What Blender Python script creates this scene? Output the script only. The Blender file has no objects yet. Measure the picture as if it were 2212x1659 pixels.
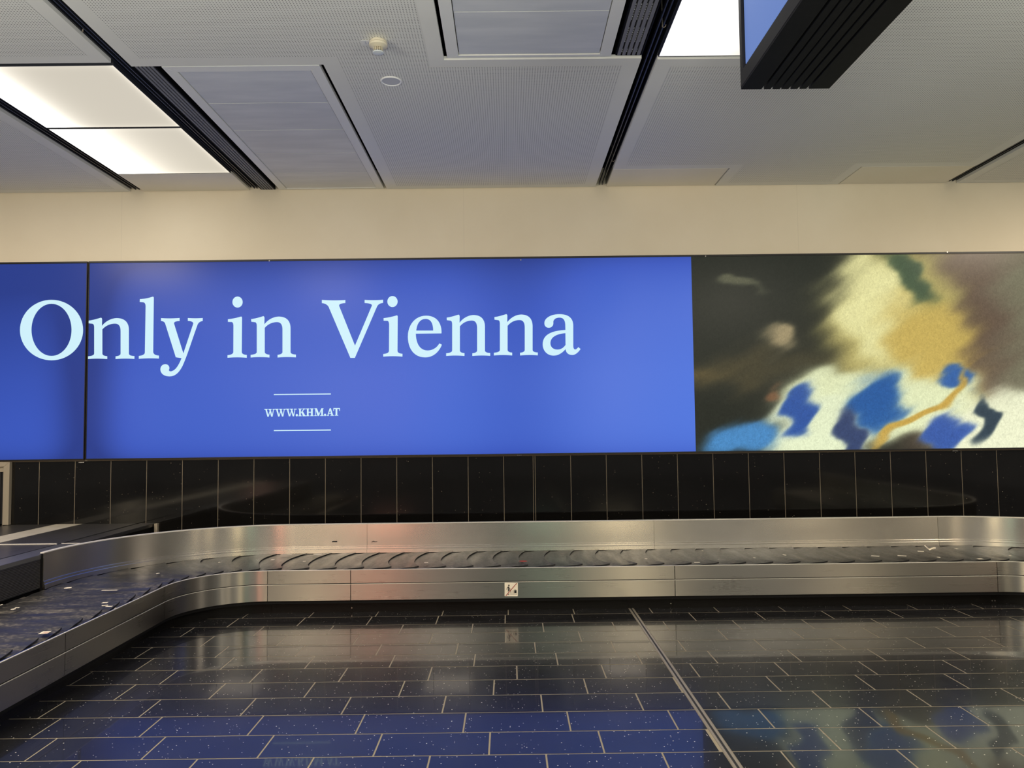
import bpy, math, random
import numpy as np
from mathutils import Matrix, Vector
random.seed(7)
C = bpy.context.scene.collection
# ---------------------------------------------------------------- camera solve
F_PX, PITCH, ROLL, YAW, EYE = 1682.28, .0551, -.0119, -.0046, 1.6937
WALL = 8.645          # depth of the far wall
ZC = 4.384            # ceiling height
def ray(x, y):
    u = (x-1106)/F_PX; v = (y-829.5)/F_PX
    cr, sr = math.cos(ROLL), math.sin(ROLL)
    u, v = cr*u+sr*v, -sr*u+cr*v
    cp, sp = math.cos(PITCH), math.sin(PITCH)
    Y = cp+sp*v; Z = sp-cp*v
    cy, sy = math.cos(YAW), math.sin(YAW)
    return Vector((cy*u-sy*Y, sy*u+cy*Y, Z))
def onz(x, y, z): r = ray(x, y); t = (z-EYE)/r.z; return Vector((r.x*t, r.y*t, z))
def ony(x, y, Y): r = ray(x, y); t = Y/r.y; return Vector((r.x*t, Y, EYE+r.z*t))
def onx(x, y, X): r = ray(x, y); t = X/r.x; return Vector((X, r.y*t, EYE+r.z*t))
def lin(c):
    c = c/255
    return c/12.92 if c <= .04045 else ((c+.055)/1.055)**2.4
def rgb(r, g, b): return (lin(r), lin(g), lin(b), 1)

# ---------------------------------------------------------------- materials
def mat(name, col, rough=.5, metal=0, spec=.5, emit=None, es=1, coat=0):
    m = bpy.data.materials.new(name); m.use_nodes = True
    b = m.node_tree.nodes['Principled BSDF']
    b.inputs['Base Color'].default_value = col
    b.inputs['Roughness'].default_value = rough
    b.inputs['Metallic'].default_value = metal
    b.inputs['Specular IOR Level'].default_value = spec
    if emit:
        b.inputs['Emission Color'].default_value = emit
        b.inputs['Emission Strength'].default_value = es
    m.diffuse_color = col
    return m
def nodes(m): return m.node_tree.nodes, m.node_tree.links, m.node_tree.nodes['Principled BSDF']
def noise_var(m, scale, lo, hi, stretch=(1, 1, 1), detail=4, sock='Base Color', rgh=None):
    N, L, b = nodes(m)
    g = N.new('ShaderNodeNewGeometry'); mp = N.new('ShaderNodeMapping'); mp.inputs['Scale'].default_value = stretch
    n = N.new('ShaderNodeTexNoise'); n.inputs['Scale'].default_value = scale; n.inputs['Detail'].default_value = detail
    L.new(g.outputs['Position'], mp.inputs['Vector']); L.new(mp.outputs[0], n.inputs['Vector'])
    r = N.new('ShaderNodeValToRGB'); r.color_ramp.elements[0].position = .35; r.color_ramp.elements[1].position = .68
    r.color_ramp.elements[0].color = lo; r.color_ramp.elements[1].color = hi
    L.new(n.outputs['Fac'], r.inputs['Fac']); L.new(r.outputs[0], b.inputs[sock])
    if rgh:
        q = N.new('ShaderNodeMapRange'); q.inputs['From Min'].default_value = .3; q.inputs['From Max'].default_value = .7
        q.inputs['To Min'].default_value = rgh[0]; q.inputs['To Max'].default_value = rgh[1]
        L.new(n.outputs['Fac'], q.inputs['Value']); L.new(q.outputs[0], b.inputs['Roughness'])
    return m
M = {}
M['plaster'] = mat('bulkhead paint', rgb(232, 218, 190), .6, spec=.3)
def plaster_nodes(m):
    N, L, b = nodes(m)
    g = N.new('ShaderNodeNewGeometry')
    n = N.new('ShaderNodeTexNoise'); n.inputs['Scale'].default_value = .9; n.inputs['Detail'].default_value = 5
    L.new(g.outputs['Position'], n.inputs['Vector'])
    r = N.new('ShaderNodeValToRGB')
    r.color_ramp.elements[0].position = .3; r.color_ramp.elements[0].color = rgb(238, 227, 203)
    r.color_ramp.elements[1].position = .7; r.color_ramp.elements[1].color = rgb(246, 236, 214)
    L.new(n.outputs['Fac'], r.inputs['Fac'])
    # hairline joints between the wall boards
    s = N.new('ShaderNodeSeparateXYZ'); L.new(g.outputs['Position'], s.inputs[0])
    prev = None
    for X in (-4.32, -.48, 3.28, 7.0):
        a = N.new('ShaderNodeMath'); a.operation = 'COMPARE'; a.inputs[1].default_value = X; a.inputs[2].default_value = .0035
        L.new(s.outputs[0], a.inputs[0])
        if prev is None: prev = a
        else:
            q = N.new('ShaderNodeMath'); q.operation = 'ADD'; L.new(prev.outputs[0], q.inputs[0]); L.new(a.outputs[0], q.inputs[1]); prev = q
    k = N.new('ShaderNodeMath'); k.operation = 'MULTIPLY'; k.inputs[1].default_value = .09; L.new(prev.outputs[0], k.inputs[0])
    mx = N.new('ShaderNodeMix'); mx.data_type = 'RGBA'
    L.new(k.outputs[0], mx.inputs[0]); L.new(r.outputs[0], mx.inputs[6]); mx.inputs[7].default_value = rgb(120, 105, 85)
    L.new(mx.outputs[2], b.inputs['Base Color'])
plaster_nodes(M['plaster'])
M['ceil'] = noise_var(mat('ceiling board paint', rgb(238, 238, 234), .65, spec=.25), 1.2, rgb(234, 234, 230), rgb(241, 241, 237))
M['perf'] = mat('perforated ceiling board', rgb(205, 205, 203), .65, spec=.25)
def perf_nodes(m):
    N, L, b = nodes(m)
    g = N.new('ShaderNodeNewGeometry')
    def mul(v, op, val):
        a = N.new('ShaderNodeVectorMath'); a.operation = op; a.inputs[1].default_value = val; L.new(v, a.inputs[0]); return a.outputs[0]
    v = mul(g.outputs['Position'], 'MULTIPLY', (50, 50, 0))
    a = N.new('ShaderNodeVectorMath'); a.operation = 'FRACTION'; L.new(v, a.inputs[0])
    v = mul(a.outputs[0], 'SUBTRACT', (.5, .5, 0))
    a = N.new('ShaderNodeVectorMath'); a.operation = 'LENGTH'; L.new(v, a.inputs[0])
    c = N.new('ShaderNodeMath'); c.operation = 'LESS_THAN'; c.inputs[1].default_value = .19; L.new(a.outputs['Value'], c.inputs[0])
    mx = N.new('ShaderNodeMix'); mx.data_type = 'RGBA'; L.new(c.outputs[0], mx.inputs[0])
    mx.inputs[6].default_value = rgb(238, 238, 234); mx.inputs[7].default_value = rgb(96, 96, 98)
    L.new(mx.outputs[2], b.inputs['Base Color'])
perf_nodes(M['perf'])
M['cpanel'] = noise_var(mat('coated metal ceiling plank', rgb(206, 210, 214), .35, spec=.5), 1.5, rgb(212, 214, 214), rgb(226, 227, 226), (1, 5, 1))
M['cframe'] = mat('white panel frame', rgb(240, 240, 236), .45)
M['cbeige'] = noise_var(mat('plain ceiling panel', rgb(212, 206, 190), .6), 1.2, rgb(240, 235, 220), rgb(246, 241, 228))
M['black'] = mat('matt black', (.004, .004, .005, 1), .7, spec=.1)
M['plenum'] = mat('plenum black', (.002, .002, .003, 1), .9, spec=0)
M['rail'] = mat('black slot rail', (.03, .032, .04, 1), .4)
M['slat'] = noise_var(mat('diffuser slat', (.2, .2, .22, 1), .5, spec=.3), 3, (.19, .19, .21, 1), (.21, .21, .23, 1))
M['signblk'] = noise_var(mat('powder coated black', (.006, .006, .0065, 1), .6, spec=.2), 30, (.005, .005, .0055, 1), (.0075, .0075, .008, 1))
M['signedge'] = mat('sign inner frame', (.014, .014, .016, 1), .5, spec=.3)
M['screen'] = mat('sign screen', (.005, .005, .01, 1), .5, spec=.1, emit=rgb(104, 132, 196), es=.95)
# granite tiles
def granite(name, base, rough, fleck=.06, warm=(1, .93, .8), spec=.5, scale=70, big=.3):
    m = mat(name, base, rough, spec=spec)
    N, L, b = nodes(m)
    g = N.new('ShaderNodeNewGeometry')
    vo = N.new('ShaderNodeTexVoronoi'); vo.inputs['Scale'].default_value = scale
    L.new(g.outputs['Position'], vo.inputs['Vector'])
    sz = N.new('ShaderNodeSeparateColor'); L.new(vo.outputs['Color'], sz.inputs[0])
    n = N.new('ShaderNodeTexNoise'); n.inputs['Scale'].default_value = 2.2; n.inputs['Detail'].default_value = 3
    L.new(g.outputs['Position'], n.inputs['Vector'])
    # fleck size varies per cell, most cells carry none
    th = N.new('ShaderNodeMapRange'); th.inputs['From Min'].default_value = 1-fleck; th.inputs['From Max'].default_value = 1
    th.inputs['To Min'].default_value = 0; th.inputs['To Max'].default_value = big
    L.new(sz.outputs[0], th.inputs['Value'])
    c = N.new('ShaderNodeMath'); c.operation = 'LESS_THAN'; L.new(vo.outputs['Distance'], c.inputs[0]); L.new(th.outputs[0], c.inputs[1])
    r = N.new('ShaderNodeValToRGB'); r.color_ramp.elements[0].position = .3; r.color_ramp.elements[1].position = .7
    r.color_ramp.elements[0].color = base; r.color_ramp.elements[1].color = tuple(x*1.6 for x in base[:3])+(1,)
    L.new(n.outputs['Fac'], r.inputs['Fac'])
    mx = N.new('ShaderNodeMix'); mx.data_type = 'RGBA'; L.new(c.outputs[0], mx.inputs[0]); L.new(r.outputs[0], mx.inputs[6])
    mx.inputs[7].default_value = (warm[0]*.75, warm[1]*.75, warm[2]*.75, 1)
    L.new(mx.outputs[2], b.inputs['Base Color'])
    n2 = N.new('ShaderNodeTexNoise'); n2.inputs['Scale'].default_value = 9; n2.inputs['Detail'].default_value = 6
    L.new(g.outputs['Position'], n2.inputs['Vector'])
    q = N.new('ShaderNodeMapRange'); q.inputs['To Min'].default_value = rough*.75; q.inputs['To Max'].default_value = rough*1.3
    L.new(n2.outputs['Fac'], q.inputs['Value']); L.new(q.outputs[0], b.inputs['Roughness'])
    return m
M['floor'] = granite('polished black floor tile', (.012, .012, .014, 1), .2, .11, scale=80, spec=.27)
b_ = M['floor'].node_tree.nodes['Principled BSDF']; b_.inputs['Coat Weight'].default_value = .45; b_.inputs['Coat Roughness'].default_value = .035
M['walltile'] = granite('polished black wall tile', (.0045, .0042, .004, 1), .07, .10, (.45, .38, .28), scale=60, big=.2)
M['grout'] = mat('floor grout', rgb(150, 140, 122), .8, spec=.2)
M['wgrout'] = mat('wall grout', rgb(140, 130, 114), .8, spec=.2)
M['joint'] = mat('aluminium joint profile', rgb(150, 142, 130), .4, metal=.2)
M['jointblk'] = mat('joint rubber', (.02, .02, .02, 1), .6)
# brushed stainless steel, UV u runs up the sheet so reflections smear vertically
def steel(name, col, rough, aniso=.85):
    m = mat(name, col, rough, metal=1)
    N, L, b = nodes(m)
    b.inputs['Anisotropic'].default_value = aniso
    t = N.new('ShaderNodeTangent'); t.direction_type = 'UV_MAP'; t.uv_map = 'UVMap'
    L.new(t.outputs[0], b.inputs['Tangent'])
    uv = N.new('ShaderNodeUVMap'); uv.uv_map = 'UVMap'
    mp = N.new('ShaderNodeMapping'); mp.inputs['Scale'].default_value = (220, .5, 1)
    n = N.new('ShaderNodeTexNoise'); n.inputs['Scale'].default_value = 1; n.inputs['Detail'].default_value = 5
    L.new(uv.outputs[0], mp.inputs['Vector']); L.new(mp.outputs[0], n.inputs['Vector'])
    g = N.new('ShaderNodeNewGeometry')
    n2 = N.new('ShaderNodeTexNoise'); n2.inputs['Scale'].default_value = 3.2; n2.inputs['Detail'].default_value = 7
    L.new(g.outputs['Position'], n2.inputs['Vector'])
    ad = N.new('ShaderNodeMath'); ad.operation = 'ADD'; L.new(n.outputs['Fac'], ad.inputs[0]); L.new(n2.outputs['Fac'], ad.inputs[1])
    r = N.new('ShaderNodeValToRGB'); r.color_ramp.elements[0].position = .3; r.color_ramp.elements[1].position = .62
    r.color_ramp.elements[0].color = tuple(x*.96 for x in col[:3])+(1,); r.color_ramp.elements[1].color = col
    hv = N.new('ShaderNodeMath'); hv.operation = 'MULTIPLY'; hv.inputs[1].default_value = .5; L.new(ad.outputs[0], hv.inputs[0])
    L.new(hv.outputs[0], r.inputs['Fac']); L.new(r.outputs[0], b.inputs['Base Color'])
    q = N.new('ShaderNodeMapRange'); q.inputs['From Min'].default_value = .35; q.inputs['From Max'].default_value = .65
    q.inputs['To Min'].default_value = rough*.97; q.inputs['To Max'].default_value = rough*1.03
    L.new(hv.outputs[0], q.inputs['Value']); L.new(q.outputs[0], b.inputs['Roughness'])
    return m
M['steel'] = steel('brushed steel fascia', (.43, .41, .375, 1), .28)
M['steel2'] = steel('brushed steel guard', (.62, .585, .53, 1), .26)
M['edge'] = mat('pale strip and edge highlight', (.85, .81, .74, 1), .4, metal=.35)  # highlights on guard and fascia edges are put into this pale colour
M['core'] = mat('carousel core black', (.006, .006, .007, 1), .6, spec=.2)
M['plinth'] = mat('carousel plinth', (.004, .0035, .0035, 1), .4, spec=.2)
M['rubber'] = mat('worn black rubber', (.03, .028, .026, 1), .4)
def rubber_nodes(m):
    N, L, b = nodes(m)
    uv = N.new('ShaderNodeUVMap'); uv.uv_map = 'UVMap'
    g = N.new('ShaderNodeNewGeometry')
    mp = N.new('ShaderNodeMapping'); mp.inputs['Scale'].default_value = (9, 1.6, 1)
    n = N.new('ShaderNodeTexNoise'); n.inputs['Scale'].default_value = 1; n.inputs['Detail'].default_value = 8; n.inputs['Roughness'].default_value = .65
    L.new(uv.outputs[0], mp.inputs['Vector']); L.new(mp.outputs[0], n.inputs['Vector'])
    n2 = N.new('ShaderNodeTexNoise'); n2.inputs['Scale'].default_value = 38; n2.inputs['Detail'].default_value = 6; L.new(g.outputs['Position'], n2.inputs['Vector'])
    nm = N.new('ShaderNodeMix'); nm.inputs[0].default_value = .42; L.new(n.outputs['Fac'], nm.inputs[2]); L.new(n2.outputs['Fac'], nm.inputs[3])
    r = N.new('ShaderNodeValToRGB')
    e = r.color_ramp.elements
    e[0].position = .38; e[0].color = (.016, .016, .017, 1); e[1].position = .66; e[1].color = (.17, .15, .12, 1)
    k = e.new(.52); k.color = (.036, .034, .030, 1)
    L.new(nm.outputs[0], r.inputs['Fac']); L.new(r.outputs[0], b.inputs['Base Color'])
    q = N.new('ShaderNodeMapRange'); q.inputs['From Min'].default_value = .3; q.inputs['From Max'].default_value = .7
    q.inputs['To Min'].default_value = .26; q.inputs['To Max'].default_value = .5
    L.new(n.outputs['Fac'], q.inputs['Value']); L.new(q.outputs[0], b.inputs['Roughness'])
    bp = N.new('ShaderNodeBump'); bp.inputs['Strength'].default_value = .35; bp.inputs['Distance'].default_value = .01
    L.new(n.outputs['Fac'], bp.inputs['Height']); L.new(bp.outputs[0], b.inputs['Normal'])
rubber_nodes(M['rubber'])
M['rubedge'] = mat('rubber edge', (.012, .012, .014, 1), .45)
M['deck'] = noise_var(mat('grey conveyor deck', (.045, .043, .042, 1), .3), 2, (.044, .042, .04, 1), (.05, .048, .046, 1), (3, .6, 1), rgh=(.3, .34))
M['deckrim'] = mat('deck rim', (.18, .18, .19, 1), .3, metal=.6)
M['offwhite'] = noise_var(mat('off white guide strip', rgb(196, 188, 170), .5), 5, rgb(186, 178, 160), rgb(200, 193, 176))
M['ribbed'] = mat('ribbed side skirt', (.03, .027, .022, 1), .6)
def rib_nodes(m):
    N, L, b = nodes(m)
    g = N.new('ShaderNodeNewGeometry')
    w = N.new('ShaderNodeTexWave'); w.wave_type = 'BANDS'; w.bands_direction = 'Z'; w.inputs['Scale'].default_value = 26
    L.new(g.outputs['Position'], w.inputs['Vector'])
    bp = N.new('ShaderNodeBump'); bp.inputs['Strength'].default_value = .5; bp.inputs['Distance'].default_value = .004
    L.new(w.outputs['Fac'], bp.inputs['Height']); L.new(bp.outputs[0], b.inputs['Normal'])
    r = N.new('ShaderNodeValToRGB'); r.color_ramp.elements[0].color = (.022, .02, .017, 1); r.color_ramp.elements[1].color = (.04, .036, .03, 1)
    L.new(w.outputs['Fac'], r.inputs['Fac']); L.new(r.outputs[0], b.inputs['Base Color'])
rib_nodes(M['ribbed'])
M['alu'] = mat('hatch aluminium', rgb(178, 168, 150), .4, metal=.3)
M['paper'] = mat('paper', rgb(225, 215, 198), .7)
M['redpaper'] = mat('red paper', rgb(190, 60, 45), .6)
M['ink'] = mat('black print', (.01, .01, .01, 1), .6)
M['redink'] = mat('red print', rgb(168, 70, 62), .6)
M['stickw'] = mat('sticker white', rgb(250, 240, 220), .4)
M['detw'] = mat('detector plastic', rgb(228, 220, 196), .4)
M['detcap'] = mat('detector cap', rgb(215, 222, 228), .3)
M['brass'] = mat('detector grille', rgb(90, 74, 40), .4, metal=.4)
M['chrome'] = mat('speaker ring', rgb(250, 252, 255), .3)
M['spk'] = mat('speaker cloth', rgb(205, 207, 214), .7)
M['dispframe'] = mat('lightbox frame', (.008, .008, .01, 1), .4)
M['letter'] = mat('lit lettering', (.01, .01, .01, 1), .3, spec=.2, emit=rgb(206, 240, 251), es=1.0)
M['screwm'] = mat('screw steel', (.35, .33, .3, 1), .3, metal=1)
def vc_mat(name, es=1, rough=.25, spec=.2, detail=False):
    m = mat(name, (.004, .004, .006, 1), rough, spec=spec)
    N, L, b = nodes(m)
    a = N.new('ShaderNodeVertexColor'); a.layer_name = 'Col'
    out = a.outputs['Color']
    if detail:
        g = N.new('ShaderNodeNewGeometry')
        mp = N.new('ShaderNodeMapping'); mp.inputs['Scale'].default_value = (1.3, 1, 1); mp.inputs['Rotation'].default_value = (0, .6, 0)
        n = N.new('ShaderNodeTexNoise'); n.inputs['Scale'].default_value = 26; n.inputs['Detail'].default_value = 6; n.inputs['Distortion'].default_value = 1.5
        L.new(g.outputs['Position'], mp.inputs['Vector']); L.new(mp.outputs[0], n.inputs['Vector'])
        q = N.new('ShaderNodeMapRange'); q.inputs['From Min'].default_value = .3; q.inputs['From Max'].default_value = .7
        q.inputs['To Min'].default_value = .85; q.inputs['To Max'].default_value = 1.12
        L.new(n.outputs['Fac'], q.inputs['Value'])
        v = N.new('ShaderNodeVectorMath'); v.operation = 'SCALE'; L.new(out, v.inputs[0]); L.new(q.outputs[0], v.inputs['Scale'])
        out = v.outputs[0]
    L.new(out, b.inputs['Emission Color']); b.inputs['Emission Strength'].default_value = es
    return m
M['blue'] = vc_mat('backlit blue print')
M['paint'] = vc_mat('backlit painted print', detail=True)
M['lamp'] = vc_mat('luminous ceiling panel', 1.0, .5, .2)

# ---------------------------------------------------------------- mesh helpers
def base_of(parent):
    v = Vector((0, 0, 0))
    while parent is not None:
        v += parent.location; parent = parent.parent
    return v
class MB:
    def __init__(s): s.v = []; s.f = []; s.uv = []; s.mi = []
    def add(s, vs, fs, uvs=None, mi=0):
        o = len(s.v); s.v += [tuple(v) for v in vs]; s.f += [tuple(i+o for i in f) for f in fs]
        s.uv += list(uvs) if uvs else [(v[2], v[0]) for v in vs]
        s.mi += [mi]*len(fs); return s
    def box(s, x0, x1, y0, y1, z0, z1, mi=0):
        vs = [(x, y, z) for z in (z0, z1) for y in (y0, y1) for x in (x0, x1)]
        return s.add(vs, [(0, 2, 3, 1), (4, 5, 7, 6), (0, 1, 5, 4), (2, 6, 7, 3), (0, 4, 6, 2), (1, 3, 7, 5)], mi=mi)
    def poly(s, pts, mi=0): return s.add(pts, [tuple(range(len(pts)))], mi=mi)
    def slab(s, pts, d, mi=0):      # polygon thickened along vector d
        n = len(pts); d = Vector(d); a = [Vector(p) for p in pts]
        return s.add(a+[p+d for p in a], [tuple(range(n)), tuple(range(2*n-1, n-1, -1))]+[(i, i+n, (i+1) % n+n, (i+1) % n) for i in range(n)], mi=mi)
    def lathe(s, c, prof, n=40, axis='Z', mi=0):
        vs = []; fs = []
        for r, h in prof:
            for k in range(n):
                a = 2*math.pi*k/n
                vs.append((c[0]+r*math.cos(a), c[1]+r*math.sin(a), c[2]+h) if axis == 'Z' else (c[0]+r*math.cos(a), c[1]+h, c[2]+r*math.sin(a)))
        for i in range(len(prof)-1):
            for k in range(n): fs.append((i*n+k, i*n+(k+1) % n, (i+1)*n+(k+1) % n, (i+1)*n+k))
        fs.append(tuple(range(n))[::-1]); fs.append(tuple(range((len(prof)-1)*n, len(prof)*n)))
        return s.add(vs, fs, mi=mi)
    def tube(s, pts, r, n=8):
        pts = [Vector(p) for p in pts]; vs = []; fs = []
        for i, p in enumerate(pts):
            t = (pts[min(i+1, len(pts)-1)]-pts[max(i-1, 0)]).normalized()
            a = t.orthogonal().normalized(); b = t.cross(a)
            for k in range(n):
                q = 2*math.pi*k/n; vs.append(p+a*r*math.cos(q)+b*r*math.sin(q))
        for i in range(len(pts)-1):
            for k in range(n): fs.append((i*n+k, i*n+(k+1) % n, (i+1)*n+(k+1) % n, (i+1)*n+k))
        fs.append(tuple(range(n))); fs.append(tuple(range((len(pts)-1)*n, len(pts)*n)))
        return s.add(vs, fs)
    def build(s, name, m, parent=None, smooth=False, bevel=0):
        me = bpy.data.meshes.new(name); b = base_of(parent)
        me.from_pydata([tuple(Vector(v)-b) for v in s.v], [], s.f)
        uvl = me.uv_layers.new(name='UVMap')
        for l in me.loops: uvl.data[l.index].uv = s.uv[l.vertex_index]
        for k in (m if isinstance(m, (list, tuple)) else [m]): me.materials.append(k)
        for p, i in zip(me.polygons, s.mi): p.material_index = i
        import bmesh
        bm = bmesh.new(); bm.from_mesh(me); bmesh.ops.recalc_face_normals(bm, faces=bm.faces)
        bm.to_mesh(me); bm.free()
        o = bpy.data.objects.new(name, me); C.objects.link(o)
        if parent: o.parent = parent
        if smooth:
            me.shade_smooth() if hasattr(me, 'shade_smooth') else None
            e = o.modifiers.new('es', 'EDGE_SPLIT'); e.split_angle = math.radians(35)
        if bevel:
            e = o.modifiers.new('bv', 'BEVEL'); e.width = bevel; e.segments = 2; e.limit_method = 'ANGLE'
        return o
def tag(o, label=None, cat=None, group=None, kind=None):
    if label: o['label'] = label
    if cat: o['category'] = cat
    if group: o['group'] = group
    if kind: o['kind'] = kind
    return o
def empty(name, loc, label, cat, group=None):
    o = bpy.data.objects.new(name, None); o.location = loc; o.empty_display_size = .1; C.objects.link(o)
    return tag(o, label, cat, group)
def struct(o): o['kind'] = 'structure'; return o
def grid(name, m, P, cols, parent=None):   # P: (ny,nx,3) points, cols (ny,nx,3) linear colours
    ny, nx = P.shape[:2]; b = base_of(parent)
    me = bpy.data.meshes.new(name)
    vs = (P.reshape(-1, 3)-np.array(b)).tolist()
    fs = [(j*nx+i, j*nx+i+1, (j+1)*nx+i+1, (j+1)*nx+i) for j in range(ny-1) for i in range(nx-1)]
    me.from_pydata(vs, [], fs)
    a = me.color_attributes.new('Col', 'FLOAT_COLOR', 'POINT')
    c = np.ones((ny*nx, 4), np.float32); c[:, :3] = cols.reshape(-1, 3)
    a.data.foreach_set('color', c.ravel())
    me.materials.append(m)
    o = bpy.data.objects.new(name, me); C.objects.link(o)
    if parent: o.parent = parent
    return o

# ---------------------------------------------------------------- floor
HX = 13
def make_floor():
    oL = {0: -2.4527, 1: -2.1301, 2: -1.8464, 3: -1.6183, 4: -1.4704, 5: -1.7647, 6: -1.3182, 7: -1.6179, 8: -1.4753, 9: -1.3236, 10: -1.0275}
    oR = {0: 1.603, 1: 1.311, 2: 1.7063, 3: 1.309, 4: 1.4665, 5: 1.2651, 6: 1.7074, 7: 1.3012, 8: 1.4629, 9: 1.7057, 10: 1.3879}
    b = MB()
    b.box(-HX, HX, -9, WALL+.3, -.08, -.0015, mi=1)
    g = .0048; Y0 = 7.1324
    for k in range(-6, 55):
        yb = Y0-.3*k; ya = yb-.3
        if ya < -9 or yb > WALL+.3: continue
        for side, tab, lo, hi in ((0, oL, -HX, 1.092), (1, oR, 1.134, HX)):
            off = tab.get(k, random.Random(k*2+side).uniform(0, .6))
            n0 = math.floor((lo-off)/.6); x = off+.6*n0
            while x < hi:
                a, c = max(x+g, lo+g), min(x+.6-g, hi-g)
                if c-a > .01:
                    b.poly([(a, ya+g, 0), (c, ya+g, 0), (c, yb-g, 0), (a, yb-g, 0)])
                x += .6
    struct(b.build('floor', [M['floor'], M['grout']]))
    # expansion joint running towards the carousel
    j = MB()
    j.box(1.092, 1.106, -9, 8.6, -.01, .0015); j.box(1.12, 1.134, -9, 8.6, -.01, .0015)
    o = struct(j.build('trim_1', M['joint']))
    j = MB(); j.box(1.106, 1.12, -9, 8.6, -.01, -.0005)
    j.build('joint_rubber', M['jointblk'], o)
make_floor()

# ---------------------------------------------------------------- far wall
def make_wall():
    b = MB(); b.box(-HX, HX, WALL, WALL+.25, 3.50, ZC+.3)
    struct(b.build('wall_back', M['plaster']))
    b = MB(); b.box(-HX, HX, WALL+.002, WALL+.25, -.05, 3.50, mi=1)
    s, x13 = .3938, -.0628; g = .0035
    xs = [x13+s*k for k in range(-34, 1)]
    xs2 = [x13+s-.0468+s*k for k in range(0, 34)]
    al = xs+xs2
    for i in range(len(al)-1):
        a, c = al[i]+g, al[i+1]-g
        if abs(al[i]-xs[-1]) < 1e-6: c -= .022
        b.poly([(a, WALL-.001, 0), (c, WALL-.001, 0), (c, WALL-.001, 1.372), (a, WALL-.001, 1.372)])
    # the narrow double joint
    b.poly([(al[34]+s-.0468-.019, WALL-.001, 0), (al[35]-g, WALL-.001, 0), (al[35]-g, WALL-.001, 1.372), (al[34]+s-.0468-.019, WALL-.001, 1.372)])
    struct(b.build('wall_back_tiled', [M['walltile'], M['wgrout']]))
make_wall()

# ---------------------------------------------------------------- ceiling
def make_ceiling():
    T = .03; YB = -7.5; YW = WALL-.012
    b = MB(); b.box(-HX, HX, YB-1, WALL+.2, ZC+.22, ZC+.3)
    struct(b.build('ceiling', M['plenum']))
    def board(rects, fields, holes=()):
        p = MB()
        for x0, x1, y0, y1 in rects: p.box(x0, x1, y0, y1, ZC, ZC+T)
        o = struct(p.build('ceiling', M['ceil']))
        p = MB()
        for x0, x1, y0, y1 in fields: p.poly([(x0, y0, ZC-.0015), (x1, y0, ZC-.0015), (x1, y1, ZC-.0015), (x0, y1, ZC-.0015)])
        p.build('perforated_field', M['perf'], o)
    board([(-1.34, 1.005, 5.57, YW), (-2.755, -.445, YB, 5.57), (-2.755, -1.34, 5.57, 5.622)],
          [(-1.22, .885, 5.68, 8.53), (-2.64, -.56, YB, 5.50), (-1.22, -.56, 5.50, 5.68)])
    board([(1.125, 4.955, 5.59, 8.045), (2.36, 3.74, 8.045, YW), (2.36, 4.955, YB, 5.59)],
          [(1.25, 4.83, 5.71, 7.93), (2.47, 3.63, 7.93, 8.53), (2.48, 4.83, YB, 5.71)])
    board([(-10, -4.22, YB, YW)], [(-10, -4.34, YB, 8.53)])
    board([(-4.06, -2.875, YB, 5.56)], [(-4.06, -2.99, YB, 5.45)])
    board([(1.13, 2.34, YB, 4.34)], [(1.24, 2.23, YB, 4.23)])
    board([(5.085, 10, YB, YW)], [(5.20, 10, YB, 8.53)])
    # slots between the boards, each with two fine rails
    for n, (x0, x1) in enumerate(((-4.21, -4.075), (-2.865, -2.765), (1.01, 1.12), (4.96, 5.08))):
        p = MB(); w = x1-x0
        for fx in (.36, .66):
            p.box(x0+w*fx-.004, x0+w*fx+.004, YB, YW, ZC+.02, ZC+.05)
        p.box(x0-.006, x0, YB, YW, ZC+.031, ZC+.2); p.box(x1, x1+.006, YB, YW, ZC+.031, ZC+.2)
        o = p.build('trim_%d' % (n+2), M['rail']); struct(o)
    # plain end panels by the wall
    for (x0, x1, y0, y1, lab) in ((-4.07, -2.885, 8.05, YW, 'plain beige ceiling panel beside the wall under the left luminous panels'),
                                  (1.13, 2.345, 8.06, YW, 'small plain ceiling panel against the wall right of the centre slot'),
                                  (3.755, 4.955, 8.06, YW, 'small plain ceiling panel against the wall nearest the right edge')):
        o = MB().box(x0, x1, y0, y1, ZC+.002, ZC+.03).build('ceiling_panel', M['cbeige'], bevel=.002)
        tag(o, lab, 'ceiling panel')
make_ceiling()

def metal_panel(x0, x1, y0, y1, seams, label, fr=.085):
    t = empty('metal_ceiling_panel', ((x0+x1)/2, (y0+y1)/2, ZC), label, 'ceiling panel')
    z0 = ZC+.004
    f = MB()
    def strip(a, b_, c, d): f.slab([a, b_, c, d], (0, 0, .03))
    X0, X1, Y0, Y1 = x0, x1, y0, y1; a0, a1, b0, b1 = x0+fr, x1-fr, y0+fr, y1-fr*.4
    g = .002
    strip((X0, Y0, z0), (X1, Y0, z0), (a1, b0-g, z0), (a0, b0-g, z0))
    strip((X0, Y1, z0), (a0-g, b1, z0), (a0-g, b0, z0), (X0, Y0+g, z0))
    strip((X1, Y0+g, z0), (a1+g, b0, z0), (a1+g, b1, z0), (X1, Y1, z0))
    strip((X0, Y1, z0), (X1, Y1, z0), (a1, b1+g, z0), (a0, b1+g, z0))
    f.build('frame', M['cframe'], t)
    ys = [b0]+list(seams)+[b1]
    for i in range(len(ys)-1):
        MB().box(a0+.004, a1-.004, ys[i]+.0045, ys[i+1]-.0045, z0+.006, z0+.03).build('plank', M['cpanel'], t)
    return t
sy = [onz(780, y, ZC).y for y in (223, 281.5, 332, 374)]
metal_panel(-2.545, -1.375, 5.645, WALL-.014, sy, 'long recessed metal ceiling panel of five planks beside the left slatted diffuser')
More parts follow.
